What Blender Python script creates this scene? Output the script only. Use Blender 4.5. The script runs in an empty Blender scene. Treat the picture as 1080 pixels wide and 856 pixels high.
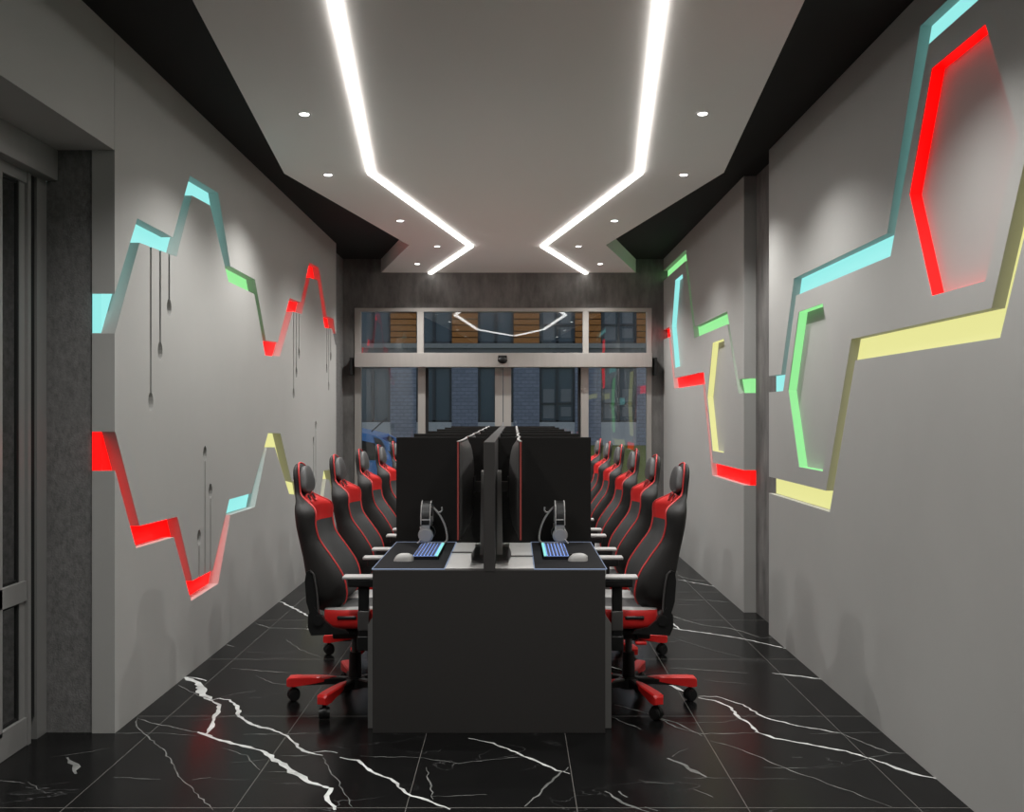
import bpy, bmesh, math, random
from mathutils import Vector, Matrix
random.seed(7)
C = bpy.context.scene.collection
scn = bpy.context.scene
PI = math.pi
# ------------------------------------------------------------------ camera
F = 1000.0; CX, CY, H = 542.0, 436.0, 1.47      # focal length in px, vanishing point, eye height
cam_d = bpy.data.cameras.new('camera'); cam = bpy.data.objects.new('camera', cam_d); C.objects.link(cam)
cam.location = (0, 0, H); cam.rotation_euler = (PI/2, 0, 0)
cam_d.sensor_width = 36; cam_d.lens = F/1080*36
cam_d.shift_x = -(CX-540)/1080; cam_d.shift_y = (CY-428)/1080
cam_d.clip_start = .05; cam_d.clip_end = 300
scn.camera = cam
# ------------------------------------------------------------------ world, exposure
scn.view_settings.view_transform = 'Standard'; scn.view_settings.look = 'None'
scn.view_settings.gamma = 1; scn.view_settings.use_curve_mapping = False
scn.view_settings.exposure = 0.0
w = bpy.data.worlds.new('world'); scn.world = w; w.use_nodes = True
bg = w.node_tree.nodes['Background']; bg.inputs[0].default_value = (.80, .85, .92, 1); bg.inputs[1].default_value = .8
STRIP_E = 5.4        # ceiling light lines
SPOT_W = 100.0         # each downlight
DISC_E = 12.0
GLOW = 1.0            # coloured wall lights
RED_E = 2.2

# ------------------------------------------------------------------ materials
def srgb(r, g, b):
    f = lambda c: (c/255/12.92) if c/255 <= .04045 else ((c/255+.055)/1.055)**2.4
    return (f(r), f(g), f(b), 1)
MATS = {}
def mat(name, col, rough=.5, metal=0, spec=.5, noise=None, bump=None, emit=None, es=1.0, coat=0):
    if name in MATS: return MATS[name]
    m = bpy.data.materials.new(name); m.use_nodes = True; nt = m.node_tree
    b = nt.nodes['Principled BSDF']
    b.inputs['Base Color'].default_value = col; b.inputs['Roughness'].default_value = rough
    b.inputs['Metallic'].default_value = metal; b.inputs['Specular IOR Level'].default_value = spec
    b.inputs['Coat Weight'].default_value = coat
    if emit: b.inputs['Emission Color'].default_value = emit; b.inputs['Emission Strength'].default_value = es
    tc = nt.nodes.new('ShaderNodeTexCoord')
    if noise:
        sc, amt, stretch = noise
        mp = nt.nodes.new('ShaderNodeMapping'); mp.inputs['Scale'].default_value = stretch
        n = nt.nodes.new('ShaderNodeTexNoise'); n.inputs['Scale'].default_value = sc; n.inputs['Detail'].default_value = 8; n.inputs['Roughness'].default_value = .65
        nt.links.new(tc.outputs['Object'], mp.inputs[0]); nt.links.new(mp.outputs[0], n.inputs['Vector'])
        mr = nt.nodes.new('ShaderNodeMapRange'); mr.inputs[1].default_value = .3; mr.inputs[2].default_value = .7
        mr.inputs[3].default_value = 1-amt; mr.inputs[4].default_value = 1+amt
        nt.links.new(n.outputs[0], mr.inputs[0])
        mx = nt.nodes.new('ShaderNodeVectorMath'); mx.operation = 'SCALE'; mx.inputs[0].default_value = col[:3]
        nt.links.new(mr.outputs[0], mx.inputs['Scale']); nt.links.new(mx.outputs[0], b.inputs['Base Color'])
    if bump:
        sc, st = bump
        n2 = nt.nodes.new('ShaderNodeTexNoise'); n2.inputs['Scale'].default_value = sc; n2.inputs['Detail'].default_value = 6
        nt.links.new(tc.outputs['Object'], n2.inputs['Vector'])
        bp = nt.nodes.new('ShaderNodeBump'); bp.inputs['Strength'].default_value = st; bp.inputs['Distance'].default_value = .004
        nt.links.new(n2.outputs[0], bp.inputs['Height']); nt.links.new(bp.outputs[0], b.inputs['Normal'])
    MATS[name] = m; return m
def emat(name, col, s):
    return mat(name, (.02, .02, .02, 1), .5, emit=col, es=s)
M_wall = mat('grey_paint', srgb(175, 174, 171), .62, spec=.25, noise=(1.3, .03, (1, 1, 1)))
M_conc = mat('concrete', srgb(112, 110, 108), .8, spec=.2, noise=(3.0, .38, (2.4, 2.4, .8)), bump=(40, .5))
M_concf = mat('rough_concrete', srgb(118, 117, 116), .85, spec=.2, noise=(55, .30, (1, 1, .6)), bump=(130, .6))
M_black = mat('black_ceiling_paint', srgb(44, 43, 42), .75, spec=.2)
M_white = mat('ceiling_white', srgb(243, 240, 236), .6, spec=.3)
M_alu = mat('brushed_aluminium', srgb(178, 174, 169), .42, metal=.25, noise=(20, .04, (1, 1, .05)))
M_alud = mat('grey_aluminium', srgb(150, 149, 147), .42, metal=.3, noise=(20, .04, (1, 1, .05)))
M_gasket = mat('rubber_gasket', srgb(18, 18, 18), .6)
M_strip = emat('white_led', (1, .97, .93, 1), STRIP_E)
M_disc = emat('downlight_led', (1, .98, .95, 1), DISC_E)
def led(col, s): return col
LED = {'cyan': emat('cyan_led', srgb(150, 236, 232), GLOW), 'green': emat('green_led', srgb(148, 236, 150), GLOW),
       'yellow': emat('yellow_led', srgb(230, 228, 150), GLOW), 'red': emat('red_led', (1, .0, .0, 1), RED_E)}
M_deskf = mat('charcoal_laminate', srgb(57, 55, 54), .5, spec=.3, noise=(60, .04, (1, 1, 1)))
M_deskt = mat('pale_laminate', srgb(205, 203, 200), .4, noise=(50, .03, (1, 1, 1)))
M_pan = mat('black_felt', srgb(36, 35, 34), .8, spec=.15, noise=(200, .1, (1, 1, 1)))
M_leg = mat('grey_metal', srgb(125, 124, 122), .45, metal=.2)
M_blk = mat('black_plastic', srgb(30, 30, 30), .4, spec=.4)
M_gry = mat('grey_plastic', srgb(182, 180, 178), .38, spec=.5)
M_mdk = mat('dark_grey_metal', srgb(100, 98, 97), .35, metal=.4)
M_lea = mat('black_leather', srgb(36, 34, 33), .64, spec=.4, bump=(260, .25))
M_leg2 = mat('charcoal_leather', srgb(66, 66, 66), .5, spec=.4, bump=(260, .25))
M_red = mat('red_leather', srgb(215, 40, 38), .48, spec=.4, bump=(260, .2))
M_redp = mat('red_plastic', srgb(226, 44, 42), .3, spec=.5)
M_pip = mat('red_piping', srgb(214, 66, 66), .5)
M_ltg = mat('light_grey_leather', srgb(178, 176, 174), .5, bump=(260, .2))
M_pad = mat('cloth_mouse_pad', srgb(34, 34, 36), .85, spec=.15, noise=(300, .15, (1, 1, 1)))
M_bluee = emat('pad_edge_glow', srgb(165, 185, 220), .55)
M_key = mat('keycap_black', srgb(34, 34, 42), .45)
M_kcap = mat('keycap_slate', srgb(84, 88, 112), .45)
M_keyg = emat('key_backlight', srgb(130, 165, 240), 1.2)
M_keyw = emat('keyboard_light_bar', srgb(150, 240, 235), 1.0)
M_trimred = mat('monitor_red_trim', srgb(158, 74, 70), .4)

# floor marble
def floor_mat():
    m = bpy.data.materials.new('black_marble_tiles'); m.use_nodes = True; nt = m.node_tree; N = nt.nodes; Lk = nt.links
    b = N['Principled BSDF']; b.inputs['Roughness'].default_value = .22; b.inputs['Specular IOR Level'].default_value = .13
    tc = N.new('ShaderNodeTexCoord'); sp = N.new('ShaderNodeSeparateXYZ'); Lk.new(tc.outputs['Object'], sp.inputs[0])
    def math_(op, a, bb=None, c=None):
        n = N.new('ShaderNodeMath'); n.operation = op
        for i, v in enumerate((a, bb, c)):
            if v is None: continue
            if isinstance(v, (int, float)): n.inputs[i].default_value = v
            else: Lk.new(v, n.inputs[i])
        return n.outputs[0]
    def joint(axis, off, step, hw):
        t = math_('DIVIDE', math_('SUBTRACT', axis, off), step)
        fr = math_('ABSOLUTE', math_('SUBTRACT', t, math_('ROUND', t)))
        return math_('LESS_THAN', fr, hw/step)
    j = math_('MAXIMUM', joint(sp.outputs[0], .235, .637, .0016), joint(sp.outputs[1], 3.538, 1.07, .0024))
    # faint wispy veins
    n = N.new('ShaderNodeTexNoise'); n.inputs['Scale'].default_value = 1.6; n.inputs['Detail'].default_value = 7; n.inputs['Distortion'].default_value = 1.2
    mp = N.new('ShaderNodeMapping'); mp.inputs['Scale'].default_value = (.7, 1.9, 1); Lk.new(tc.outputs['Object'], mp.inputs[0]); Lk.new(mp.outputs[0], n.inputs['Vector'])
    v = math_('ABSOLUTE', math_('SUBTRACT', n.outputs[0], .5))
    v = math_('SUBTRACT', 1.0, math_('MINIMUM', math_('MULTIPLY', v, 220.0), 1.0))
    n3 = N.new('ShaderNodeTexNoise'); n3.inputs['Scale'].default_value = 2.3; Lk.new(tc.outputs['Object'], n3.inputs['Vector'])
    g = math_('MAXIMUM', math_('MULTIPLY', math_('SUBTRACT', n3.outputs[0], .5), 3.0), 0.0)
    v = math_('MULTIPLY', v, g)
    cl = N.new('ShaderNodeTexNoise'); cl.inputs['Scale'].default_value = 3.5; cl.inputs['Detail'].default_value = 5; Lk.new(tc.outputs['Object'], cl.inputs['Vector'])
    mr = N.new('ShaderNodeMapRange'); mr.inputs[3].default_value = .6; mr.inputs[4].default_value = 1.5; Lk.new(cl.outputs[0], mr.inputs[0])
    base = N.new('ShaderNodeVectorMath'); base.operation = 'SCALE'; base.inputs[0].default_value = srgb(17, 17, 17)[:3]; Lk.new(mr.outputs[0], base.inputs['Scale'])
    m1 = N.new('ShaderNodeMix'); m1.data_type = 'RGBA'; Lk.new(math_('MULTIPLY', v, .5), m1.inputs[0]); Lk.new(base.outputs[0], m1.inputs[6]); m1.inputs[7].default_value = srgb(150, 150, 150)
    m2 = N.new('ShaderNodeMix'); m2.data_type = 'RGBA'; Lk.new(j, m2.inputs[0]); Lk.new(m1.outputs[2], m2.inputs[6]); m2.inputs[7].default_value = srgb(100, 98, 95)
    Lk.new(m2.outputs[2], b.inputs['Base Color'])
    return m
M_floor = floor_mat()
M_vein = mat('marble_vein', srgb(205, 207, 205), .25, 0, .13, noise=(9, .35, (1, 1, 1)))
M_vein2 = mat('marble_vein_faint', srgb(112, 113, 111), .25, 0, .13, noise=(9, .5, (1, 1, 1)))

def glass_mat(name, tint, ior=1.5, boost=1.0):
    m = bpy.data.materials.new(name); m.use_nodes = True; nt = m.node_tree; N = nt.nodes
    N.remove(N['Principled BSDF']); out = N['Material Output']
    t = N.new('ShaderNodeBsdfTransparent'); t.inputs[0].default_value = tint
    g = N.new('ShaderNodeBsdfGlossy'); g.inputs['Roughness'].default_value = 0.0; g.inputs[0].default_value = (1, 1, 1, 1)
    fr = N.new('ShaderNodeFresnel'); fr.inputs[0].default_value = ior
    mu = N.new('ShaderNodeMath'); mu.operation = 'MULTIPLY'; mu.use_clamp = True; mu.inputs[1].default_value = boost
    mx = N.new('ShaderNodeMixShader'); nt.links.new(fr.outputs[0], mu.inputs[0]); nt.links.new(mu.outputs[0], mx.inputs[0])
    nt.links.new(t.outputs[0], mx.inputs[1]); nt.links.new(g.outputs[0], mx.inputs[2]); nt.links.new(mx.outputs[0], out.inputs[0])
    return m
M_glass = glass_mat('clear_glass', (.84, .87, .89, 1), 1.65, 1.3)
M_glass2 = glass_mat('dark_glass', (.5, .53, .55, 1), 1.7, 3.6)

# ------------------------------------------------------------------ helpers
class MB:
    """collects shapes, builds them as one mesh object"""
    def __init__(s): s.v = []; s.f = []; s.mi = []; s.mats = []
    def midx(s, m):
        if m not in s.mats: s.mats.append(m)
        return s.mats.index(m)
    def add(s, vs, fs, m):
        o = len(s.v); k = s.midx(m); s.v += [tuple(v) for v in vs]
        for f in fs: s.f.append([i+o for i in f]); s.mi.append(k)
        return s
    def box(s, x0, x1, y0, y1, z0, z1, m, bev=0, mtx=None):
        bm = bmesh.new(); bmesh.ops.create_cube(bm, size=1)
        for v in bm.verts: v.co = Vector((x0+(v.co.x+.5)*(x1-x0), y0+(v.co.y+.5)*(y1-y0), z0+(v.co.z+.5)*(z1-z0)))
        if bev: bmesh.ops.bevel(bm, geom=bm.edges[:], offset=bev, segments=3, affect='EDGES', profile=.6)
        return s.bm(bm, m, mtx)
    def bm(s, bm, m, mtx=None):
        if mtx: bm.transform(mtx)
        bm.verts.ensure_lookup_table(); bm.verts.index_update()
        s.add([v.co[:] for v in bm.verts], [[v.index for v in f.verts] for f in bm.faces], m); bm.free(); return s
    def cyl(s, p, q, r0, r1, m, n=20, bev=0):
        p = Vector(p); q = Vector(q); d = q-p
        bm = bmesh.new(); bmesh.ops.create_cone(bm, cap_ends=True, segments=n, radius1=r0, radius2=r1, depth=d.length)
        if bev: bmesh.ops.bevel(bm, geom=[e for e in bm.edges if len([f for f in e.link_faces if len(f.verts) > 4]) == 1], offset=bev, segments=2, affect='EDGES')
        mt = Matrix.Translation((p+q)/2) @ d.to_track_quat('Z', 'Y').to_matrix().to_4x4()
        return s.bm(bm, m, mt)
    def ball(s, c, r, m, sc=(1, 1, 1), n=20):
        bm = bmesh.new(); bmesh.ops.create_uvsphere(bm, u_segments=n, v_segments=n//2, radius=r)
        return s.bm(bm, m, Matrix.Translation(c) @ Matrix.Diagonal((*sc, 1)))
    def tube(s, pts, r, m, n=8, closed=False):
        pts = [Vector(p) for p in pts]; L = len(pts); vs = []; up = None
        for i, p in enumerate(pts):
            a = pts[i-1] if (i > 0 or closed) else p; b = pts[(i+1) % L] if (i < L-1 or closed) else p
            t = (b-a).normalized()
            if up is None:
                up = Vector((0, 0, 1)) if abs(t.z) < .9 else Vector((1, 0, 0))
            u = (up - t*up.dot(t)).normalized(); up = u; vv = t.cross(u)
            rr = r[i] if isinstance(r, (list, tuple)) else r
            for k in range(n):
                a_ = 2*PI*k/n; vs.append(p+u*math.cos(a_)*rr+vv*math.sin(a_)*rr)
        fs = []
        for i in range(L if closed else L-1):
            j = (i+1) % L
            for k in range(n): fs.append([i*n+k, i*n+(k+1) % n, j*n+(k+1) % n, j*n+k])
        if not closed: fs.append(list(range(n))[::-1]); fs.append([(L-1)*n+k for k in range(n)])
        return s.add(vs, fs, m)
    def prism(s, poly, axis, a0, a1, m):
        """poly of 2D points; axis 'x': (y,z), 'y': (x,z), 'z': (x,y)"""
        def mk(p, a): return {'x': (a, p[0], p[1]), 'y': (p[0], a, p[1]), 'z': (p[0], p[1], a)}[axis]
        n = len(poly); vs = [mk(p, a0) for p in poly]+[mk(p, a1) for p in poly]
        fs = [list(range(n))[::-1], list(range(n, 2*n))]+[[i, (i+1) % n, n+(i+1) % n, n+i] for i in range(n)]
        return s.add(vs, fs, m)
    def build(s, name, parent=None, smooth=None):
        me = bpy.data.meshes.new(name); me.from_pydata(s.v, [], s.f); me.update()
        for m in s.mats: me.materials.append(m)
        me.polygons.foreach_set('material_index', s.mi)
        bm = bmesh.new(); bm.from_mesh(me); bmesh.ops.recalc_face_normals(bm, faces=bm.faces); bm.to_mesh(me); bm.free()
        if smooth is not None:
            me.polygons.foreach_set('use_smooth', [True]*len(me.polygons))
            try: me.set_sharp_from_angle(angle=math.radians(smooth))
            except Exception: pass
        o = bpy.data.objects.new(name, me); C.objects.link(o)
        if parent: o.parent = parent
        return o
def tag(o, label=None, cat=None, group=None, kind=None):
    if label: o['label'] = label
    if cat: o['category'] = cat
    if group: o['group'] = group
    if kind: o['kind'] = kind
    return o
def struct(o, label): o['kind'] = 'structure'; o['label'] = label; return o
def empty(name, loc, rz=0):
    o = bpy.data.objects.new(name, None); C.objects.link(o); o.location = loc; o.rotation_euler = (0, 0, rz); o.empty_display_size = .1
    return o
def copy_tree(o, kids, parent=None):
    c = o.copy(); C.objects.link(c)
    if parent: c.parent = parent
    for ch in kids.get(o.name, []): copy_tree(ch, kids, c)
    return c
def kidmap():
    d = {}
    for o in bpy.data.objects:
        if o.parent: d.setdefault(o.parent.name, []).append(o)
    return d
def boolean(o, cutters, op='DIFFERENCE'):
    for c in cutters:
        md = o.modifiers.new('b', 'BOOLEAN'); md.operation = op; md.object = c; md.solver = 'EXACT'
        dg = bpy.context.evaluated_depsgraph_get(); me = bpy.data.meshes.new_from_object(o.evaluated_get(dg))
        o.modifiers.clear(); o.data = me
    for c in cutters:
        bpy.data.objects.remove(c, do_unlink=True)
def catmull(rows, n):
    out = []; L = len(rows)
    for i in range(L-1):
        p0 = rows[max(i-1, 0)]; p1 = rows[i]; p2 = rows[i+1]; p3 = rows[min(i+2, L-1)]
        for k in range(n):
            t = k/n
            out.append(tuple(.5*((2*b)+(-a+c)*t+(2*a-5*b+4*c-d)*t*t+(-a+3*b-3*c+d)*t**3) for a, b, c, d in zip(p0, p1, p2, p3)))
    out.append(tuple(rows[-1])); return out

# photograph's pixels read onto the real planes of the room
XL, XLB = -1.836, -1.941      # left wall face / back of panel
XR, XRB = 1.70, 1.79
ZC, ZS = 3.225, 3.07          # black ceiling, white slab underside
YB = 10.77                    # back wall
def on_x(X, px, py):
    D = X/((px-CX)/F); return (D, H+(CY-py)*D/F)
def on_z(Z, px, py):
    D = (Z-H)*F/(CY-py); return ((px-CX)*D/F, D)

# ================================================================== STRUCTURE
# ---- floor with veins
fl = MB()
fl.add([(-6, -3.5, 0), (3, -3.5, 0), (3, YB+.2, 0), (-6, YB+.2, 0), (-6, -3.5, -.15), (3, -3.5, -.15), (3, YB+.2, -.15), (-6, YB+.2, -.15)],
       [(0, 1, 2, 3), (4, 7, 6, 5), (0, 4, 5, 1), (1, 5, 6, 2), (2, 6, 7, 3), (3, 7, 4, 0)], M_floor)
A = lambda sx, ox, oy: (lambda L: [(ox+x/sx, oy+y/sx) for x, y in L])
a = A(3.857, 120, 690); c_ = A(3.375, 380, 760); r7 = A(2.919, 680, 700); r8 = A(5.143, 690, 560); l3 = A(2.892, 0, 560); e6 = A(4.756, 600, 600)
veins = [
 (a([(290,92),(345,115),(365,165),(400,188)]), 34), (a([(400,188),(430,205),(422,235),(405,265),(398,295),(375,325)]), 15),
 (a([(290,92),(335,96),(378,108)]), 12),
 (a([(400,185),(430,178),(470,185),(500,210),(512,250),(560,285),(640,305),(710,330),(750,375),(790,400),(850,410)]), 12),
 (a([(500,205),(512,255)]), 18),
 (a([(790,402),(860,392),(910,400)]), 6), (a([(920,418),(990,432),(1040,470),(1080,490)]), 10),
 (a([(340,315),(380,330),(480,362),(600,390)]), 14), (a([(600,390),(660,430),(740,485),(800,520),(870,540)]), 20),
 (a([(850,538),(880,545),(865,575),(895,620),(900,632)]), 16), (a([(350,318),(395,332)]), 28),
 (a([(95,258),(90,290),(130,330),(200,385),(235,440),(275,505),(340,570),(405,635)]), -5), (a([(95,258),(150,280),(245,295),(345,318)]), -7),
 (a([(480,55),(560,62),(640,70),(720,75)]), -7), (a([(580,85),(640,115),(715,125)]), -5), (a([(0,500),(190,508)]), -4),
 (a([(310,272),(430,255),(560,240)]), -3), (a([(530,325),(700,325),(840,318)]), -5), (a([(440,380),(540,410),(595,470)]), -4),
 (a([(600,475),(760,480)]), -3), (a([(480,440),(640,425)]), -3), (a([(680,412),(830,410)]), -5), (a([(850,420),(880,475),(910,510),(970,620)]), -4),
 (a([(265,125),(340,165),(400,185)]), -6), (a([(0,320),(180,318),(340,330)]), -3), (a([(320,510),(395,500)]), -5), (a([(400,185),(480,160),(570,150)]), -3),
 (c_([(0,150),(60,190),(110,205),(160,255),(210,275),(260,290),(320,315)]), 9), (c_([(385,62),(470,80),(540,105),(620,140),(700,175),(745,188)]), 9),
 (c_([(740,165),(680,215),(620,275),(585,305)]), -8), (c_([(235,165),(245,220),(260,280)]), -5), (c_([(0,125),(200,130),(350,150),(600,125)]), -3),
 (c_([(870,250),(950,300),(1030,325)]), -10), (c_([(920,250),(950,272)]), -14), (c_([(990,210),(1075,222)]), -3), (c_([(250,270),(450,262)]), -3),
 (r7([(165,104),(215,112),(260,130),(285,160),(330,190),(350,212)]), 11), (r7([(340,208),(400,228),(500,246),(620,268),(700,292)]), 12), (r7([(700,292),(800,330),(915,358)]), 15),
 (r7([(165,100),(220,100),(300,125),(370,165),(470,190),(600,212)]), 8), (r7([(600,212),(680,245),(750,272),(815,275)]), -9),
 (r7([(0,150),(50,170),(110,200),(165,215),(345,212)]), -6), (r7([(200,235),(300,265),(430,320),(520,352),(640,395),(760,440)]), -5),
 (r7([(70,290),(110,305),(150,330),(190,348)]), -22), (r7([(0,365),(90,368)]), -5), (r7([(85,285),(110,270),(135,260)]), -4),
 (r7([(60,12),(200,20),(320,28)]), -4), (r7([(400,30),(480,38),(550,48)]), 9), (r7([(185,50),(340,65)]), -3), (r7([(345,150),(250,180),(100,180)]), -3),
 (r7([(640,300),(760,275)]), -3), (r7([(510,215),(730,210)]), -3), (r7([(120,350),(465,355)]), -3), (r7([(365,318),(500,320)]), -3), (r7([(150,385),(210,410)]), -6),
 (r7([(0,440),(40,452)]), -9), (r7([(380,160),(540,162)]), -2),
 (r8([(90,455),(170,485),(280,512),(400,525),(480,545),(570,575)]), -11), (r8([(80,520),(150,535),(300,555),(430,575),(560,600),(720,638)]), 12),
 (r8([(85,490),(135,530)]), 12), (r8([(570,580),(650,572)]), -7), (r8([(130,240),(200,262),(300,272)]), -12), (r8([(130,262),(220,280),(330,300)]), 11),
 (r8([(115,370),(300,375),(430,388)]), -9), (r8([(100,400),(250,400)]), -3), (r8([(120,740),(300,755),(500,770)]), -7), (r8([(640,770),(700,775),(900,800)]), 9),
 (r8([(110,580),(300,640),(500,690)]), -3),
 (l3([(850,212),(890,232),(925,250),(945,262),(940,300)]), 15), (l3([(780,280),(820,295),(930,298),(960,305)]), -9), (l3([(870,330),(915,360),(980,385)]), -4),
 (l3([(0,760),(75,770)]), -5), (l3([(205,690),(228,712),(232,740)]), -22), (l3([(150,690),(230,680),(340,660)]), -2), (l3([(85,765),(140,800)]), -3), (l3([(690,345),(712,352)]), -14),
 ([(645,703),(658,707)], 12), ([(699,720),(710,723),(724,730)], 17), ([(648,743),(684,752.5),(718,764),(740,776)], -8), ([(645,756),(676,769)], -7)]
vz = .0004
for pts, wd in veins:
    m = M_vein if wd > 0 else M_vein2; hw = abs(wd)/2000*(1.3 if wd > 0 else 1.15)
    W = [on_z(0, x, y) for x, y in pts]; dense = []
    for i in range(len(W)-1):
        p, q = Vector(W[i]), Vector(W[i+1]); n = max(2, int((q-p).length/.03))
        for k in range(n): dense.append(p.lerp(q, k/n))
    dense.append(Vector(W[-1])); L = []; Rr = []
    for i, p in enumerate(dense):
        d = (dense[min(i+1, len(dense)-1)]-dense[max(i-1, 0)]).normalized(); nn = Vector((-d.y, d.x))
        if 0 < i < len(dense)-1: p = p+nn*random.uniform(-1, 1)*.006
        h_ = hw*random.uniform(.55, 1.35)*(1 if 1 < i < len(dense)-2 else .5)
        L.append(p+nn*h_); Rr.append(p-nn*h_)
    vz += .000004
    n = len(dense); fl.add([(p.x, p.y, vz) for p in L]+[(p.x, p.y, vz) for p in Rr], [(i, i+1, n+i+1, n+i) for i in range(n-1)], m)
struct(fl.build('floor'), 'glossy black marble tile floor with white veins')

# ---- ceilings
struct(MB().box(-2.6, 2.1, -3.5, YB+.15, ZC, ZC+.12, M_black).build('ceiling'), 'matt black upper ceiling')
sl = [on_z(ZS, 205, 4), on_z(ZS, 299.7, 182.9), on_z(ZS, 431.5, 258.6), (-1.51, YB)]
sr = [on_z(ZS, 847, 4), on_z(ZS, 763.5, 182), on_z(ZS, 639, 258.3), (1.385, YB)]
near_l = [(-.85, -.4), (-1.15, 2.9)]; near_r = [(.75, -.4), (1.04, 2.9)]
slab_poly = [(-1.2, -3.0)]+near_l+sl+sr[::-1]+near_r[::-1]+[(1.1, -3.0)]
struct(MB().prism(slab_poly, 'z', ZS, ZC-.001, M_white).build('ceiling'), 'white dropped ceiling panel with zigzag edges')

# ---- ribbons of light on the ceiling
def ribbon(pts, wd, z0, z1, m):
    P = [Vector(p) for p in pts]; L = []; R_ = []
    for i, p in enumerate(P):
        if i == 0: n = (P[1]-P[0]).normalized(); n = Vector((-n.y, n.x)); s = 1
        elif i == len(P)-1: n = (P[i]-P[i-1]).normalized(); n = Vector((-n.y, n.x)); s = 1
        else:
            a1 = (P[i]-P[i-1]).normalized(); a2 = (P[i+1]-P[i]).normalized()
            n1 = Vector((-a1.y, a1.x)); n2 = Vector((-a2.y, a2.x)); n = (n1+n2).normalized(); s = 1/max(.35, n.dot(n1))
        L.append(p+n*wd/2*s); R_.append(p-n*wd/2*s)
    mb = MB(); 
    for i in range(len(P)-1):
        q = [L[i], L[i+1], R_[i+1], R_[i]]
        mb.prism([tuple(v) for v in q], 'z', z0, z1, m)
    return mb
for side, pts in (('left', [(454.4, 288.2), (496.6, 258.6), (391, 181), (356, 4)]), ('right', [(617.5, 288.2), (572.5, 258.6), (674.5, 181), (694, 4)])):
    W = [on_z(ZS, *p) for p in pts]; W[0] = (W[0][0], YB-.01); W[-1] = (W[-1][0]*1.0, 3.62); W.append((-.03 if side == 'left' else .03, 2.2))
    t = ribbon(W, .044, ZS-.018, ZS-.0005, M_strip).build('ceiling_light_strip')
    tag(t, '%s white zigzag light line set in the white ceiling panel' % side, 'light strip')

# ---- left wall : panel with cut channels
def channel(top, bot, x0, x1, m=M_wall):
    return MB().prism(list(top)+list(bot)[::-1], 'x', x0, x1, m).build('cutter')
LT = [(121,309.7),(144.9,230.2),(182.3,250.1),(200.3,185.1),(230.2,203.4),(243,280.5),(268.9,294.7),(280.5,358.8),(293,361),(305.7,314.2),(317.3,318.9),(326.3,276.8),(336.2,282.1),(344.6,333.6),(351.5,336.1),(353.6,350.4)]
LBo = [(121,351.7),(147.2,255.9),(186.3,270.7),(202.6,206.2),(221.5,216.5),(241,297),(268.3,310),(280,374.8),(295.2,375.6),(308.8,328.3),(318.3,331.1),(326.9,292.6),(335.1,295.3),(342.5,345.2),(350.3,346.6),(353.6,363)]
MT = [(121.5,455.2),(147.2,554.5),(187,544.7),(202.9,612.4),(224.4,601.2),(241.9,526.4),(265.3,519.9),(282.8,456.4),(295.7,456.8),(307.3,506.6),(316,509),(322,548),(335,541),(341.5,496),(348,495),(353.6,520)]
MBo = [(121.5,496),(143.7,577.9),(183.5,566.2),(201.7,633.5),(230.2,615.2),(243,542.8),(268.8,534.6),(281.6,471.5),(289.8,471.5),(305,520.6),(314,522),(320.5,560),(337,552),(344,505),(347.5,506),(353.6,540)]
def wl(L):
    W = [on_x(XL, *p) for p in L]; return [(4.0, W[0][1])]+W+[(10.2, W[-1][1]-.1)]
UT, UB, DT, DB = wl(LT), wl(LBo), wl(MT), wl(MBo)
YL0, YL1 = 4.361, 9.79
panel = MB().box(XLB, XL, YL0, YL1, 0, ZC, M_wall).build('wall_left')
cut = [channel(UT, UB, XLB-.02, XL+.02), channel(DT, DB, XLB-.02, XL+.02)]
def drip(px, yc, yend, group):
    D, zc = on_x(XL, px, yc); z1 = on_x(XL, px, yend)[1]
    mb = MB(); up = z1 > zc
    hw = .009; r = .026; pts = []
    for k in range(17):
        ang = math.radians(-70) - k*math.radians(220)/16 if False else (math.radians(110)+k*math.radians(320)/16)
        pts.append((D+r*math.cos(ang), zc+(r*1.3)*math.sin(ang)*(1 if up else -1)))
    pts += [(D+hw, zc+(r*1.2 if up else -r*1.2)), (D+hw, z1), (D-hw, z1), (D-hw, zc+(r*1.2 if up else -r*1.2))]
    pts = [p for i, p in enumerate(pts) if i < 17 or True]
    return pts
def drip_cutters(px, yc, yend):
    D, zc = on_x(XL, px, yc); z1 = on_x(XL, px, yend)[1]; r = .033
    rr = [(D+r*math.cos(2*PI*k/16+.1), zc+r*1.45*math.sin(2*PI*k/16+.1)) for k in range(16)]
    a_, b_ = sorted((zc, z1)); hw = .012
    return [MB().prism(rr, 'x', XL-.058, XL+.02, M_wall).build('cutter'),
            MB().prism([(D-hw, a_), (D+hw, a_), (D+hw, b_), (D-hw, b_)], 'x', XL-.0582, XL+.02, M_wall).build('cutter')]
for d in [(159, 423, 258), (168.9, 369.7, 262), (178.4, 324, 266), (309.7, 414.5, 329), (312.6, 392.5, 330), (315.4, 372.5, 331),
          (344.6, 388, 346), (346.7, 407, 347), (348.8, 375.6, 347), (216.2, 478.5, 607), (222, 518, 604), (210, 567, 610), (333, 449, 544), (330.7, 465.7, 546)]:
    cut += drip_cutters(*d)
boolean(panel, cut)
struct(panel, 'grey left wall panel with coloured light channels and drip-shaped grooves')

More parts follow.
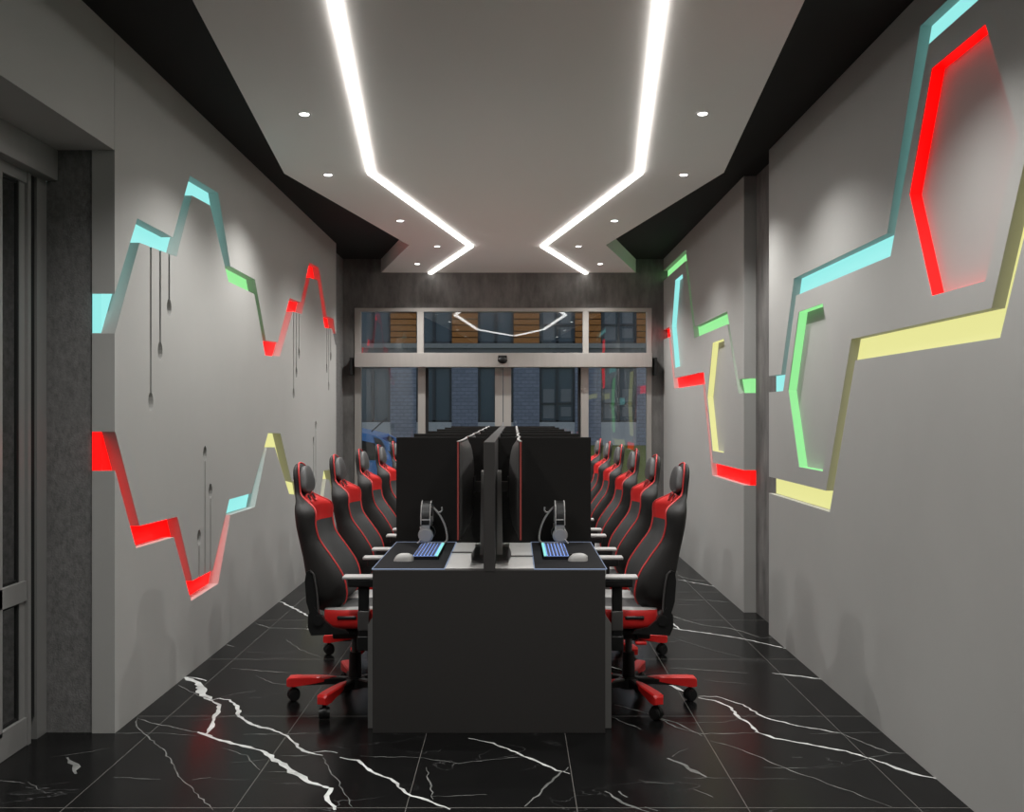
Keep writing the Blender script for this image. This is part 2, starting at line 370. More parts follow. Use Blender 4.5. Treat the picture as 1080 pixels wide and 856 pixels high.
EPS = .0015
def strips(side, top, bot, ranges):
    for (y0, y1, col, label) in ranges:
        if side == 'L': x0, x1 = XLB+EPS, XL-.063
        else: x0, x1 = XR+.048, XRB-EPS
        s = channel(top, bot, x0, x1, LED[col])
        bx = MB().box(-3, 3, y0, y1, 0, 4, LED[col]).build('cutter')
        boolean(s, [bx], 'INTERSECT')
        s.name = 'light_channel'; s.data.name = 'light_channel'
        if len(s.data.materials) == 0: s.data.materials.append(LED[col])
        tag(s, label, 'wall light')
yy = lambda px: on_x(XL, px, 400)[0]
strips('L', UT, UB, [(YL0+EPS, yy(243.5), 'cyan', 'cyan light run in the upper channel of the left wall'),
                     (yy(243.5)+.001, yy(279), 'green', 'green light run in the middle of the left wall upper channel'),
                     (yy(279)+.001, YL1-EPS, 'red', 'red light run at the far end of the left wall upper channel')])
strips('L', DT, DB, [(YL0+EPS, yy(242.5), 'red', 'red light run in the lower channel of the left wall, nearest the entrance'),
                     (yy(242.5)+.001, yy(279), 'cyan', 'short cyan light run in the lower channel of the left wall'),
                     (yy(279)+.001, YL1-EPS, 'yellow', 'yellow light run in the lower channel of the left wall behind the chairs')])

# ---- right wall : two panels
C1T = [(6.6,1.72),(6.03,1.72),(5.755,2.29),(4.32,2.29),(3.965,3.09),(2.2,3.09),(1.9,2.6),(-3.0,2.6)]
C1B = [(6.6,1.612),(5.985,1.612),(5.71,2.18),(4.28,2.18),(3.885,2.983),(2.26,2.983),(1.96,2.49),(-3.0,2.49)]
Y1T = [(6.6,1.05),(5.165,1.05),(4.777,1.845),(3.375,1.845),(3.10,2.43),(2.4,2.43),(2.1,1.9),(-3.0,1.9)]
Y1B = [(6.6,.94),(5.105,.94),(4.72,1.735),(3.315,1.735),(3.03,2.325),(2.46,2.325),(2.16,1.79),(-3.0,1.79)]
GT = [(11,3.09),(9.38,3.09),(8.90,2.285),(7.56,2.285),(7.18,1.73),(6.8,1.73)]
GB = [(11,2.98),(9.40,2.98),(8.93,2.18),(7.55,2.18),(7.18,1.622),(6.8,1.622)]
RT = [(11,2.42),(10.36,2.42),(10.02,1.845),(8.50,1.845),(8.10,1.05),(6.8,1.05)]
RB = [(11,2.31),(10.40,2.31),(10.05,1.735),(8.53,1.735),(8.13,.94),(6.8,.94)]
def hexa(yc, zc): return [(yc+.22, zc+.463), (yc-.22, zc+.463), (yc-.44, zc), (yc-.22, zc-.463), (yc+.22, zc-.463), (yc+.44, zc)]
HEX = [(5.44, 1.614, 'green', 'green-edged hexagonal wall recess on the right wall'), (3.64, 2.412, 'red', 'red-edged hexagonal wall recess high on the right wall'),
       (7.90, 1.614, 'yellow', 'yellow-edged hexagonal wall recess on the far right wall'), (9.78, 2.415, 'cyan', 'cyan-edged hexagonal wall recess near the back wall')]
def hexcut(yc, zc): return MB().prism(hexa(yc, zc), 'x', XR-.02, XR+.054, M_wall).build('cutter')
near = MB().box(XR, XRB, -3.2, 6.32, 0, ZC, M_wall).build('wall_right')
boolean(near, [channel(C1T, C1B, XR-.02, XRB+.02), channel(Y1T, Y1B, XR-.02, XRB+.02), hexcut(5.44, 1.614), hexcut(3.64, 2.412)])
struct(near, 'near grey right wall panel with cyan and yellow channels')
far = MB().box(XR, XRB, 7.01, YB, 0, ZC, M_wall).build('wall_right')
boolean(far, [channel(GT, GB, XR-.02, XRB+.02), channel(RT, RB, XR-.02, XRB+.02), hexcut(7.90, 1.614), hexcut(9.78, 2.415)])
struct(far, 'far grey right wall panel with green and red channels')
strips('R', C1T, C1B, [(-3.0, 6.32-EPS, 'cyan', 'cyan light run stepping up the near right wall')])
strips('R', Y1T, Y1B, [(-3.0, 6.32-EPS, 'yellow', 'yellow light run stepping up the near right wall')])
strips('R', GT, GB, [(7.01+EPS, YB-EPS, 'green', 'green light run stepping down the far right wall')])
strips('R', RT, RB, [(7.01+EPS, YB-EPS, 'red', 'red light run stepping down the far right wall')])
for yc, zc, col, label in HEX:
    o_ = hexa(yc, zc); i_ = [(yc+(p[0]-yc)*.9955, zc+(p[1]-zc)*.9965) for p in o_]
    mb = MB(); n = 6
    vs = [(x, p[0], p[1]) for x in (XR+.004, XR+.0535) for p in [(yc+(q[0]-yc)*.998, zc+(q[1]-zc)*.998) for q in o_]+i_]
    fs = []
    for i in range(6):
        j = (i+1) % 6
        fs += [(i, j, 12+j, 12+i), (6+i, 18+i, 18+j, 6+j), (i, 6+i, 6+j, j), (12+i, 12+j, 18+j, 18+i)]
    mb.add(vs, fs, LED[col]); tag(mb.build('hexagon_light'), label.replace('hexagonal wall recess', 'hexagon light frame'), 'wall light')

# ---- concrete behind the panels, back wall, rear wall
struct(MB().box(XRB, XRB+.2, -3.2, YB+.2, 0, ZC, M_conc).build('wall_right'), 'bare concrete wall behind the right wall panels')
struct(MB().box(-2.155, XLB, YL0+.012, YB+.0, 0, ZC, M_concf).build('wall_left'), 'rough concrete wall and column behind the left wall panel')
OX0, OX1, OZ = -1.812, 1.565, 2.668
bw = MB(); bw.box(-2.155, OX0, YB, YB+.2, 0, ZC, M_conc); bw.box(OX1, XRB, YB, YB+.2, 0, ZC, M_conc); bw.box(OX0, OX1, YB, YB+.2, OZ, ZC, M_conc)
struct(bw.build('wall_back'), 'dark concrete back wall around the glass entrance')
struct(MB().box(-2.6, XRB+.2, -3.4, -3.2, 0, ZC, M_wall).build('wall_front'), 'grey wall behind the viewpoint')
# left lintel over the side door
struct(MB().box(-2.30, XL, -3.2, YL0-.004, 2.68, ZC, M_wall).build('trim_1'), 'grey bulkhead above the side door')
# added walls and lid beyond the side door, they shut out sky light
sky_block = MB(); M_sky_block = mat('sky_block_grey', srgb(150, 150, 148), .8)
sky_block.box(-5.2, -5.1, -3.2, YL0+.1, 0, 3.0, M_sky_block); sky_block.box(-5.1, -2.30, YL0+.0, YL0+.1, 0, 3.0, M_sky_block); sky_block.box(-5.1, -2.30, -3.3, -3.2, 0, 3.0, M_sky_block); sky_block.box(-5.2, -2.30, -3.2, YL0+.1, 3.0, 3.1, M_sky_block)
struct(sky_block.build('wall_sky_block'), 'added walls beyond the glass side door that shut out sky light')

# ---- side door (structure): X=-2.155
dr = empty('door_1', (0, 0, 0)); struct(dr, 'grey aluminium side door with large glass panes')
XD = -2.155
MB().box(XD-.12, -2.10, -3.1, YL0+.008, 2.54, 2.68, M_alud, .004).build('door_header', dr)
fr = MB(); 
fr.box(XD-.06, XD-.001, 4.285, YL0+.014, 0, 2.54, M_alud); fr.box(XD-.05, XD-.012, 4.235, 4.285, 0.10, 2.54, M_gasket)
fr.box(XD-.06, XD, 4.205, 4.232, 0.0, 2.54, M_alud)
fr.build('door_frame', dr)
lf = MB()
lf.box(XD-.05, XD-.004, 1.6, 4.205, 0, .125, M_alud, .003); lf.box(XD-.05, XD-.004, 1.6, 4.205, 2.49, 2.54, M_alud, .003); lf.box(XD-.05, XD-.004, 1.6, 4.205, .64, .73, M_alud, .003)
lf.box(XD-.05, XD-.004, 3.93, 4.005, .1, 2.50, M_alud, .003); lf.box(XD-.05, XD-.004, 1.6, 1.68, .1, 2.50, M_alud, .003)
for z0, z1 in ((.125, .64), (.73, 2.49)):
    lf.box(XD-.04, XD-.015, 4.16, 4.205, z0, z1, M_alud)
    lf.box(XD-.035, XD-.02, 4.005, 4.16, z0, z0+.012, M_gasket); lf.box(XD-.035, XD-.02, 4.005, 4.16, z1-.012, z1, M_gasket)
    lf.box(XD-.036, XD-.018, 4.148, 4.16, z0, z1, M_gasket)
lf.build('door_leaf', dr)
gp = MB(); gp.box(XD-.031, XD-.025, 1.68, 4.16, .12, 2.50, M_glass2); gp.build('glass_pane', dr)
rest = MB(); rest.box(XD-.12, XD, -3.2, 1.6, 0, 2.54, M_conc); struct(rest.build('wall_left'), 'concrete wall beside the side door')

# ---- back glass entrance
ent = empty('door_2', (0, YB, 0)); struct(ent, 'glass sliding entrance with aluminium frame in the back wall'); ent.location = (0, 0, 0)
y0, y1 = YB-.01, YB+.07
px2x = lambda px: (px-CX)*(YB)/F
f2 = MB()
ZT = H+.1075*YB
f2.box(px2x(374), px2x(380.7), y0, y1, 0, ZT, M_alu, .002); f2.box(px2x(682), px2x(687.3), y0, y1, 0, ZT, M_alu, .002)
f2.box(px2x(374), px2x(687.3), y0, y1, H+.1075*YB, OZ, M_alu, .004)
f2.box(px2x(440), px2x(446.8), y0, y1, 2.1, ZT, M_alu, .002); f2.box(px2x(614.6), px2x(620.8), y0, y1, 2.1, ZT, M_alu, .002)
f2.build('window_frame', ent)
f3 = MB(); f3.box(px2x(440.8), px2x(448.7), y0, y1, 0, 2.1, M_alu, .004); f3.box(px2x(612.6), px2x(620.7), y0, y1, 0, 2.1, M_alu, .004); f3.build('door_post', ent)
MB().box(px2x(373.5)*.985, px2x(688)*.985, y0-.14, y0, H+.0491*10.62, H+.064*10.62, M_alu, .004).build('door_header', ent)
for xx in (372.2, 690): MB().box(px2x(xx)-.016, px2x(xx)+.016, y0-.13, YB-.001, 1.90, 2.10, M_gasket, .008).build('header_end_cap', ent)
sn = MB(); sn.ball(((530-542)*.01062, y0-.142, H+.0565*10.6), .055, M_blk, (1, .5, .72)); sn.box((530-542)*.01062-.05, (530-542)*.01062+.05, y0-.15, y0-.138, H+.0575*10.6, H+.0615*10.6, M_blk, .004); sn.build('motion_sensor', ent, 40)
for a0, a1 in ((448.9, 530.2), (530.9, 612.4)):
    d = MB(); xa, xb = px2x(a0), px2x(a1)
    inner = (xb-.088, xb) if a0 < 500 else (xa, xa+.088)
    outer = (xa, xa+.03) if a0 < 500 else (xb-.03, xb)
    d.box(inner[0], inner[1], YB+.0, YB+.045, 0.01, 2.0, M_alu, .003); d.box(outer[0], outer[1], YB+.01, YB+.045, .01, 2.0, M_gasket)
    d.box(xa, xb, YB+.005, YB+.045, .01, .12, M_alu); leaf = d.build('door_leaf', ent)
    MB().box(xa+.02, xb-.02, YB+.022, YB+.03, .1, 2.0, M_glass).build('glass_pane', leaf)
for a0, a1, z0, z1 in ((380.7, 440.8, 0.02, 2.05), (620.7, 682, .02, 2.05), (380.7, 440, 2.1, H+.1076*YB), (446.8, 614.6, 2.1, H+.1076*YB), (620.8, 682, 2.1, H+.1076*YB)):
    MB().box(px2x(a0), px2x(a1), YB+.022, YB+.03, z0, z1, M_glass).build('glass_pane', ent)

# ---- downlights
dl = [(321,120),(346,184),(422,232.5),(461,259.5),(440,278),(741,119.5),(721,184),(648,232.5),(610,259.5),(633,278)]
posn = ['nearest', 'second nearest', 'third', 'fourth, by the zigzag tip,', 'farthest']
spots = [(on_z(ZS, *p), i) for i, p in enumerate(dl)]+[((-1.08, 3.45), 10), ((.98, 3.42), 11), ((-1.0, 1.9), 12), ((.9, 1.9), 13)]
ring_m = mat('downlight_rim', srgb(225, 223, 220), .4)
first_dl = None
for (x, y), i in spots:
    t = empty('downlight', (x, y, ZS))
    if first_dl is None:
        rg = MB(); n = 28; vs = []; fs = []
        for k in range(n):
            c, s = math.cos(2*PI*k/n), math.sin(2*PI*k/n)
            vs += [(c*.038, s*.038, -.0005), (c*.036, s*.036, -.004), (c*.027, s*.027, -.004), (c*.0235, s*.0235, -.002)]
        for k in range(n):
            for q in range(4): fs.append((4*k+q, 4*k+(q+1) % 4, 4*((k+1) % n)+(q+1) % 4, 4*((k+1) % n)+q))
        rg.add(vs, fs, ring_m); ring = rg.build('rim', t, 40)
        lens = MB().cyl((0, 0, -.0045), (0, 0, -.0008), .024, .024, M_disc, 24).build('lens', t)
        first_dl = (ring, lens)
    else:
        for o in first_dl:
            c = o.copy(); C.objects.link(c); c.parent = t
    ld = bpy.data.lights.new('downlight_beam', 'SPOT'); ld.energy = SPOT_W; ld.spot_size = math.radians(130); ld.spot_blend = .75; ld.shadow_soft_size = .03; ld.color = (1, .99, .965)
    lo = bpy.data.objects.new('downlight_beam', ld); C.objects.link(lo); lo.parent = t; lo.location = (0, 0, -.012)
    sd = 'left' if x < 0 else 'right'
    tag(t, ('%s round downlight on the %s of the white ceiling panel' % (posn[i % 5], sd)) if i < 10 else 'round downlight on the %s, %s the viewpoint' % (sd, ('just ahead of', 'just ahead of', 'above', 'above', 'behind', 'behind')[i-10]), 'downlight', 'round downlights in the white ceiling panel')

# ================================================================== DESK
CXD = -.113; PITCH = .93; Y0 = 4.364
TX0, TX1 = -.655, .429
desk = empty('desk', (CXD, Y0, 0)); tag(desk, 'long back-to-back gaming desk with charcoal end panel and black partitions', 'desk')
def local(o, root): o.parent = root; o.matrix_parent_inverse = Matrix.Translation(-root.location) @ Matrix.Identity(4); return o
def part(mb, name, root, smooth=None):
    o = mb.build(name, None, smooth); o.parent = root
    for v in o.data.vertices: v.co -= root.location
    return o
YE = Y0+6*PITCH
part(MB().box(TX0, TX1, Y0+.0505, YE, .715, .75, M_deskt, .002), 'desktop', desk)
part(MB().box(TX0+.004, TX1-.008, Y0, Y0+.05, 0, .7493, M_deskf, .002), 'end_panel', desk)
part(MB().box(TX0+.004, TX1-.008, YE-.05, YE, 0, .714, M_deskf, .002), 'end_panel', desk)
for k in range(6):
    yk = Y0+k*PITCH+(.07 if k == 0 else 0)
    p = [(-.683, 0), (.456, 0), (.456, .485), (.430, .525), (.40, .714), (-.63, .714), (-.657, .525), (-.683, .485)]
    part(MB().prism(p, 'y', yk, yk+.03, M_leg), 'leg_frame', desk)
part(MB().box(-.140, -.088, Y0-.002, YE, .7425, 1.339, mat('charcoal_divider', srgb(62, 60, 59), .6, spec=.25), .002), 'centre_divider', desk)
for k in range(1, 7):
    yk = Y0+k*PITCH-.006 if k < 6 else YE-.03
    for x0, x1 in ((-.656, -.1405), (-.0875, .430)):
        part(MB().box(x0, x1, yk, yk+.022, .7505, 1.338, M_pan, .002), 'partition', desk)

# ---- pads, keyboards, mice, headsets on the first bay (the only ones in view)
def mir(x): return 2*CXD-x
def sidebox(x0, x1, s):   # s=-1 left, +1 right (mirrored)
    return (x0, x1) if s < 0 else tuple(sorted((mir(x0), mir(x1))))
YM = Y0+.465
for s in (-1, 1):
    sd = 'left' if s < 0 else 'right'
    sx = 1 if s < 0 else -1
    # mouse pad (local coords written for the left side, mirrored by sx)
    pad = empty('mouse_pad', ((-.4875 if s < 0 else mir(-.4875)), YM, .7505)); tag(pad, 'black desk-wide mouse pad with glowing pale blue edge, %s seat of front desk' % sd, 'mouse pad')
    MB().box(-.166, .166, -.457, .452, 0, .004, M_pad, .001).build('mat_surface', pad)
    x_, y_ = .1665, .4565
    rr = MB(); rr.tube([(-x_, -y_-.001, .003), (x_, -y_-.001, .003), (x_, y_-.004, .003), (-x_, y_-.004, .003)], .0024, M_bluee, 6, True); rr.build('lit_edge', pad)
    # keyboard
    kb = empty('keyboard', ((-.437 if s < 0 else mir(-.437)), 4.875, .7548)); tag(kb, 'backlit blue mechanical keyboard on the %s mouse pad' % sd, 'keyboard')
    q = lambda x0, x1: (x0, x1) if sx > 0 else (-x1, -x0)
    case = MB(); X = q(-.063, .063); case.box(X[0], X[1], -.225, .225, 0, .016, M_key, .003); case.build('case', kb)
    glow = MB(); X = q(-.058, .048); glow.box(X[0], X[1], -.220, .220, .0160, .0172, M_keyg); glow.build('backlight', kb)
    keys = MB()
    for i in range(6):
        for j in range(21):
            xa = -.056+i*.0172; X = q(xa+.0030, xa+.0142)
            if (i, j) in ((0, 8), (0, 9), (0, 10), (0, 11)): continue
            ya = -.219+j*.0209; keys.box(X[0], X[1], ya+.0022, ya+.0187, .0168, .0222, M_kcap, .001)
    X = q(-.0544, -.0408); keys.box(X[0], X[1], -.052, .03, .0168, .0222, M_kcap, .001)
    keys.build('keys', kb)
    bar = MB(); X = q(.050, .0625); bar.box(X[0], X[1], -.222, .222, .014, .0215, M_keyw, .001); bar.build('light_bar', kb)
    # mouse
    ms = empty('computer_mouse', ((-.535 if s < 0 else mir(-.535)), 4.60, .7548)); tag(ms, 'pale grey computer mouse on the %s mouse pad' % sd, 'mouse')
    body = MB(); rows = []
    ns, nt_ = 14, 14; vs = []
    for i in range(ns+1):
        u = i/ns; xx = -.049+u*.098; wv = .032*max(0.0, 1-abs(2*u-1)**3.2)**.5*(1-.12*math.sin(PI*u)); hh = .038*max(0.0, 1-abs(1.9*(u-.56)) ** 2.6)**.5 if abs(1.9*(u-.56)) < 1 else 0
        for j in range(nt_+1):
            tt = PI*j/nt_; vs.append((xx, wv*math.cos(tt)*1.0, .001+hh*math.sin(tt)**.8 if 0 < j < nt_ else .001))
    fs = [(i*(nt_+1)+j, i*(nt_+1)+j+1, (i+1)*(nt_+1)+j+1, (i+1)*(nt_+1)+j) for i in range(ns) for j in range(nt_)]
    body.add(vs, fs, M_ltg); body.build('shell', ms, 60)
    wh = MB(); X = q(.024, .040); wh.cyl(((X[0]+X[1])/2, -.004, .028), ((X[0]+X[1])/2, .004, .028), .008, .008, M_blk, 14); wh.build('scroll_wheel', ms, 40)
    # headphone stand
    hx = -.462 if s < 0 else mir(-.462); hy = 5.17
    st = empty('headphone_stand', (hx, hy, .7548)); tag(st, 'curved grey metal headphone stand at the back of the %s mouse pad' % sd, 'headphone stand')
    b = MB(); X = q(-.035, .085); b.box(X[0], X[1], -.045, .045, 0, .008, M_gry, .003); b.build('stand_base', st, 40)
    arm = catmull([(.078, 0, .006), (.098, 0, .03), (.092, 0, .085), (.068, 0, .145), (.035, 0, .19), (.008, 0, .214), (-.012, 0, .221)], 6)
    MB().tube([(p[0]*sx, p[1], p[2]) for p in arm], .0055, M_gry, 10).build('stand_arm', st, 60)
    hk = catmull([(.045, 0, .178), (.060, 0, .178), (.070, 0, .190), (.068, 0, .206)], 5)
    MB().tube([(p[0]*sx, p[1], p[2]) for p in hk], .0042, M_gry, 8).build('hook', st, 60)
    # headset: worn direction along y, seen from the side
    hs = empty('headset', (hx-.012*sx, hy, .7548)); tag(hs, 'grey gaming headset hanging on the %s headphone stand' % sd, 'headset')
    band = MB(); na = 22; vs = []; fs = []
    for i in range(na+1):
        th = PI*i/na; yy_, zz = .078*math.cos(th), .118+.112*math.sin(th)
        ry, rz = math.cos(th), math.sin(th)
        for (dx, dr_) in ((-.023, 0), (-.023, .010), (.023, .010), (.023, 0)): vs.append((dx, yy_+ry*dr_, zz+rz*dr_))
    for i in range(na):
        for k in range(4): fs.append((4*i+k, 4*i+(k+1) % 4, 4*(i+1)+(k+1) % 4, 4*(i+1)+k))
    fs += [(0, 1, 2, 3), (4*na+3, 4*na+2, 4*na+1, 4*na)]
    band.add(vs, fs, M_blk); band.build('headband', hs, 40)
    rim = MB()
    for dx in (-.0245, .0245): rim.tube([(dx, .088*math.cos(PI*i/na), .118+.122*math.sin(PI*i/na)) for i in range(na+1)], .0032, M_gry, 8)
    rim.build('band_rail', hs, 60)
    for e in (-1, 1):
        yk = MB(); yk.box(-.024, .024, e*.080-.006, e*.080+.006, .098, .150, M_gry, .004); yk.box(-.03, -.018, e*.080-.005, e*.080+.005, .05, .11, M_gry, .003); yk.build('yoke', hs, 40)
        cup = MB(); cup.cyl((0, e*.062, .062), (0, e*.094, .062), .042, .038, M_gry, 30, .006); cp = cup.build('ear_cup', hs, 40)
        MB().cyl((0, e*.040, .062), (0, e*.064, .062), .036, .040, M_blk, 26, .006).build('ear_cushion', cp, 40)
    mc = catmull([(-.02*sx, -.09, .045), (-.035*sx, -.095, .03), (-.042*sx, -.10, .022)], 4)
    MB().tube(mc, .004, M_gry, 8).build('microphone', hs, 60)

# ---- monitors (built facing +x, base at origin on the desk)
def make_monitor():
    r = empty('monitor', (0, 0, 0))
    cx = lambda y: .080+.010*(y/.40)**2
    Z0, Z1 = .13, .588; n = 24
    def curved(y0, y1, d0, d1, z0, z1, m, name, par, nn=n, bulge=None):
        vs = []; fs = []
        for i in range(nn+1):
            y = y0+(y1-y0)*i/nn; x = cx(y)
            a_ = d0 if bulge is None else d0-bulge*max(0, 1-(y/(.9*max(abs(y0), abs(y1))))**4)
            vs += [(x+a_, y, z0), (x+d1, y, z0), (x+d1, y, z1), (x+a_, y, z1)]
        for i in range(nn):
            for k in range(4): fs.append((4*i+k, 4*i+(k+1) % 4, 4*i+4+(k+1) % 4, 4*i+4+k))
        fs += [(3, 2, 1, 0), (4*nn, 4*nn+1, 4*nn+2, 4*nn+3)]
        return MB().add(vs, fs, m).build(name, par, 30)
    curved(-.398, .398, -.012, .0, Z0, Z1, M_blk, 'panel', r)
    curved(-.390, .390, .0002, .0012, Z0+.012, Z1-.008, mat('screen_glass_off', srgb(10, 10, 12), .12), 'screen', r)
    gy, gz = 26, 16; vs = []; fs = []
    for i in range(gy+1):
        for j in range(gz+1):
            y = -.392+.784*i/gy; u = 2*j/gz-1; z = (Z0+Z1)/2+u*(Z1-Z0)/2*.975
            b_ = max(0, 1-(y/.392)**2)**.7*max(0, 1-abs(u)**3.0)**.6
            vs.append((cx(y)-.0122-.040*b_, y, z))
    for i in range(gy):
        for j in range(gz): a_ = i*(gz+1)+j; fs.append((a_, a_+1, a_+gz+2, a_+gz+1))
    MB().add(vs, fs, M_mdk).build('rear_shell', r, 60)
    for e in (-1, 1):
        MB().box(.090-.009, .090-.001, min(e*.3985, e*.4015), max(e*.3985, e*.4015), Z0, Z1, M_trimred, .0008).build('side_trim', r)
    curved(-.399, .399, -.010, .001, Z1+.0003, Z1+.0038, M_gry, 'top_trim', r)
    ped = MB(); ped.prism([(-.032, .0), (-.004, .0), (-.010, .43), (-.030, .43)], 'y', -.035, .035, M_gry); ped.build('stand_column', r)
    ar = MB(); ar.box(-.014, .030, -.03, .03, .325, .375, M_mdk, .004); ar.box(.022, .032, -.05, .05, .30, .40, M_mdk, .002); ar.build('mount_arm', r)
    bs = MB(); bs.prism([(-.034, -.27), (.028, -.24), (.040, -.05), (.040, .05), (.028, .24), (-.034, .27)], 'z', 0, .008, M_mdk)
    bs.build('stand_base', r)
    ft = MB()
    ft.box(.03, .150, -.070, -.058, .002, .008, M_mdk, .001)
    ft.build('foot', r)
    return r
mon = make_monitor(); km = kidmap()
ordn = ['front', 'second', 'third', 'fourth', 'fifth', 'last']
firstm = True
for k in range(6):
    for s in (1, -1):
        o = mon if firstm else copy_tree(mon, km); firstm = False
        X = -.0535 if s > 0 else mir(-.0535)-.003
        o.location = (X, YM+k*PITCH-.006, .7505); o.rotation_euler = (0, 0, 0 if s > 0 else PI)
        sd = 'right' if s > 0 else 'left'
        tag(o, 'curved monitor with red side edge, %s on the %s of the divider' % ({0: 'nearest', 5: 'farthest'}.get(k, ordn[k]+' from the front'), sd), 'monitor', 'curved monitors along the desk divider')

# ================================================================== CHAIR
def make_chair():
    r = empty('gaming_chair', (0, 0, 0))       # back is +x, faces -x
    T = [(.485,.100,.100,.140,.13),(.515,.045,.075,.165,.205),(.56,.012,.065,.180,.245),(.62,.010,.072,.194,.260),(.69,.032,.095,.208,.262),(.77,.084,.135,.222,.258),
         (.85,.140,.178,.238,.258),(.92,.158,.198,.250,.268),(.975,.158,.204,.257,.268),(1.005,.170,.208,.262,.248),(1.035,.215,.222,.268,.190),(1.062,.252,.246,.279,.142),
         (1.10,.261,.255,.285,.130),(1.15,.266,.261,.291,.128),(1.185,.271,.267,.294,.112),(1.205,.276,.273,.294,.082),(1.215,.283,.282,.291,.045)]
    rows = catmull(T, 5)
    def sec(row):
        z, e, c, b, h = row; mid = (e+b)/2
        half = [(0, c), (.2, c), (.4, c+.2*(e-c)), (.58, c+.62*(e-c)), (.70, c+.92*(e-c)), (.80, e), (.90, e+.010*(h/.26)), (.97, e+(b-e)*.25), (1.0, mid), (.985, b-(b-e)*.2), (.93, b-(b-e)*.06), (.8, b), (.4, b), (0, b)]
        pts = [(x, f*h) for f, x in half]
        return pts+[(x, -y) for x, y in pts[-2:0:-1]], z
    S = [sec(q) for q in rows]; n = len(S[0][0])
    V = [(x, y, z) for pts, z in S for x, y in pts]
    core = MB(); cen = MB(); red = MB()
    fs_core = []; fs_cen = []; fs_red = []
    frontidx = set(list(range(0, 5))+list(range(n-5, n)))
    for i in range(len(S)-1):
        for j in range(n):
            f = (i*n+j, i*n+(j+1) % n, (i+1)*n+(j+1) % n, (i+1)*n+j)
            if j in frontidx:
                z = (S[i][1]+S[i+1][1])/2
                if .925 < z < 1.055: fs_red.append(f)
                else: fs_cen.append(f)
            else: fs_core.append(f)
    fs_core += [list(range(n))[::-1], [(len(S)-1)*n+k for k in range(n)]]
    def sub(fs, m, name):
        used = sorted({i for f in fs for i in f}); mp = {u: k for k, u in enumerate(used)}
        me = bpy.data.meshes.new(name); me.from_pydata([V[u] for u in used], [], [[mp[i] for i in f] for f in fs]); me.materials.append(m)
        me.polygons.foreach_set('use_smooth', [True]*len(me.polygons)); me.update()
        o = bpy.data.objects.new(name, me); C.objects.link(o); o.parent = r
        # outward normals
        return o
    def orient(o):
        me = o.data; bm = bmesh.new(); bm.from_mesh(me)
        bmesh.ops.recalc_face_normals(bm, faces=bm.faces); bm.to_mesh(me); bm.free()
    bk = sub(fs_core, M_lea, 'backrest'); bk.data.update()
    sub(fs_cen, M_leg2, 'backrest_cushion'); sub(fs_red, M_red, 'shoulder_panel')
    # piping
    path = []
    for q in rows:
        z, e, c, b, h = q
        if z < .53: continue
        path.append((e-.002, .80*h, z))
    full = path+[(path[-1][0]+.002, 0, 1.219)]+[(x, -y, z) for x, y, z in path[::-1]]
    MB().tube(full, .0044, M_pip, 8).build('piping', r, 60)
    # head pillow + strap, vent slots
    pw = MB(); bm = bmesh.new(); bmesh.ops.create_cube(bm, size=1); bmesh.ops.subdivide_edges(bm, edges=bm.edges[:], cuts=7, use_grid_fill=True)
    for v in bm.verts:
        u = Vector(v.co)*2; k = 1/max(1e-6, (abs(u.x)**6+abs(u.y)**6+abs(u.z)**6)**(1/6)); m_ = max(abs(u.x), abs(u.y), abs(u.z)); u = u*k*m_
        wv = .068*(1-abs(u.y)**3*.28)
        v.co = Vector((u.x*.020*(1-.35*abs(u.z)**2), u.y*(.100-.018*u.z), u.z*wv))
    pw.bm(bm, mat('pillow_leather', srgb(92, 91, 91), .45, bump=(260, .2)), Matrix.Translation((.245, 0, 1.135)) @ Matrix.Rotation(math.radians(9), 4, 'Y')); pl = pw.build('head_pillow', r, 80)
    sp_ = MB(); sp_.box(.236, .240, -.10, .10, 1.128, 1.142, M_blk, .001); 
    vt = MB()
    for e in (-1, 1):
        cy_ = e*.052; pts = catmull([(.233, cy_-.028, 1.055), (.230, cy_, 1.062), (.233, cy_+.028, 1.055), (.217, cy_+.022, 1.028), (.214, cy_-.018, 1.028), (.233, cy_-.028, 1.055)], 4)[:-1]
        vt = MB(); vt.tube(pts, .005, M_pip, 6, True)
        vt.add([(x-.001, y, z) for x, y, z in pts], [list(range(len(pts)))], M_blk)
        vt.build('harness_slot', r, 60)
    # seat
    st = MB(); vs = []; xs = [-.315, -.30, -.25, -.15, -.05, .04, .10, .125]; prof = []
    for i, x in enumerate(xs):
        dz = -.015 if i in (0,) else 0; hw = {0: .20, 1: .23}.get(i, .262 if i < 6 else .235)
        up = .012*(1-(x+.3)/.4)
        sec_ = [(-hw*.93, .405), (-hw, .44), (-hw, .488), (-hw*.97, .515+up+dz), (-hw*.86, .525+up+dz), (-hw*.70, .512+up+dz), (-hw*.6, .492+up+dz), (-hw*.3, .488+up+dz)]
        sec_ = sec_+[(0, .488+up+dz)]+[(-y, z) for y, z in sec_[::-1]]
        prof.append([(x, y, z) for y, z in sec_])
    n = len(prof[0]); V2 = [p for q in prof for p in q]; colr = {}
    for i in range(len(prof)-1):
        for j in range(n):
            f = (i*n+j, i*n+(j+1) % n, (i+1)*n+(j+1) % n, (i+1)*n+j)
            jj = min(j, n-2-j) if j < n-1 else -1
            m = M_blk if jj == -1 else (M_red if jj in (0, 1, 2) else (M_ltg if jj in (3, 4, 5) else M_leg2))
            colr.setdefault(m, []).append(f)
    colr.setdefault(M_red, []).extend([list(range(n))[::-1], [(len(prof)-1)*n+k for k in range(n)]])
    for m, fs in colr.items(): st.add(V2, fs, m)
    so = st.build('seat', r); 
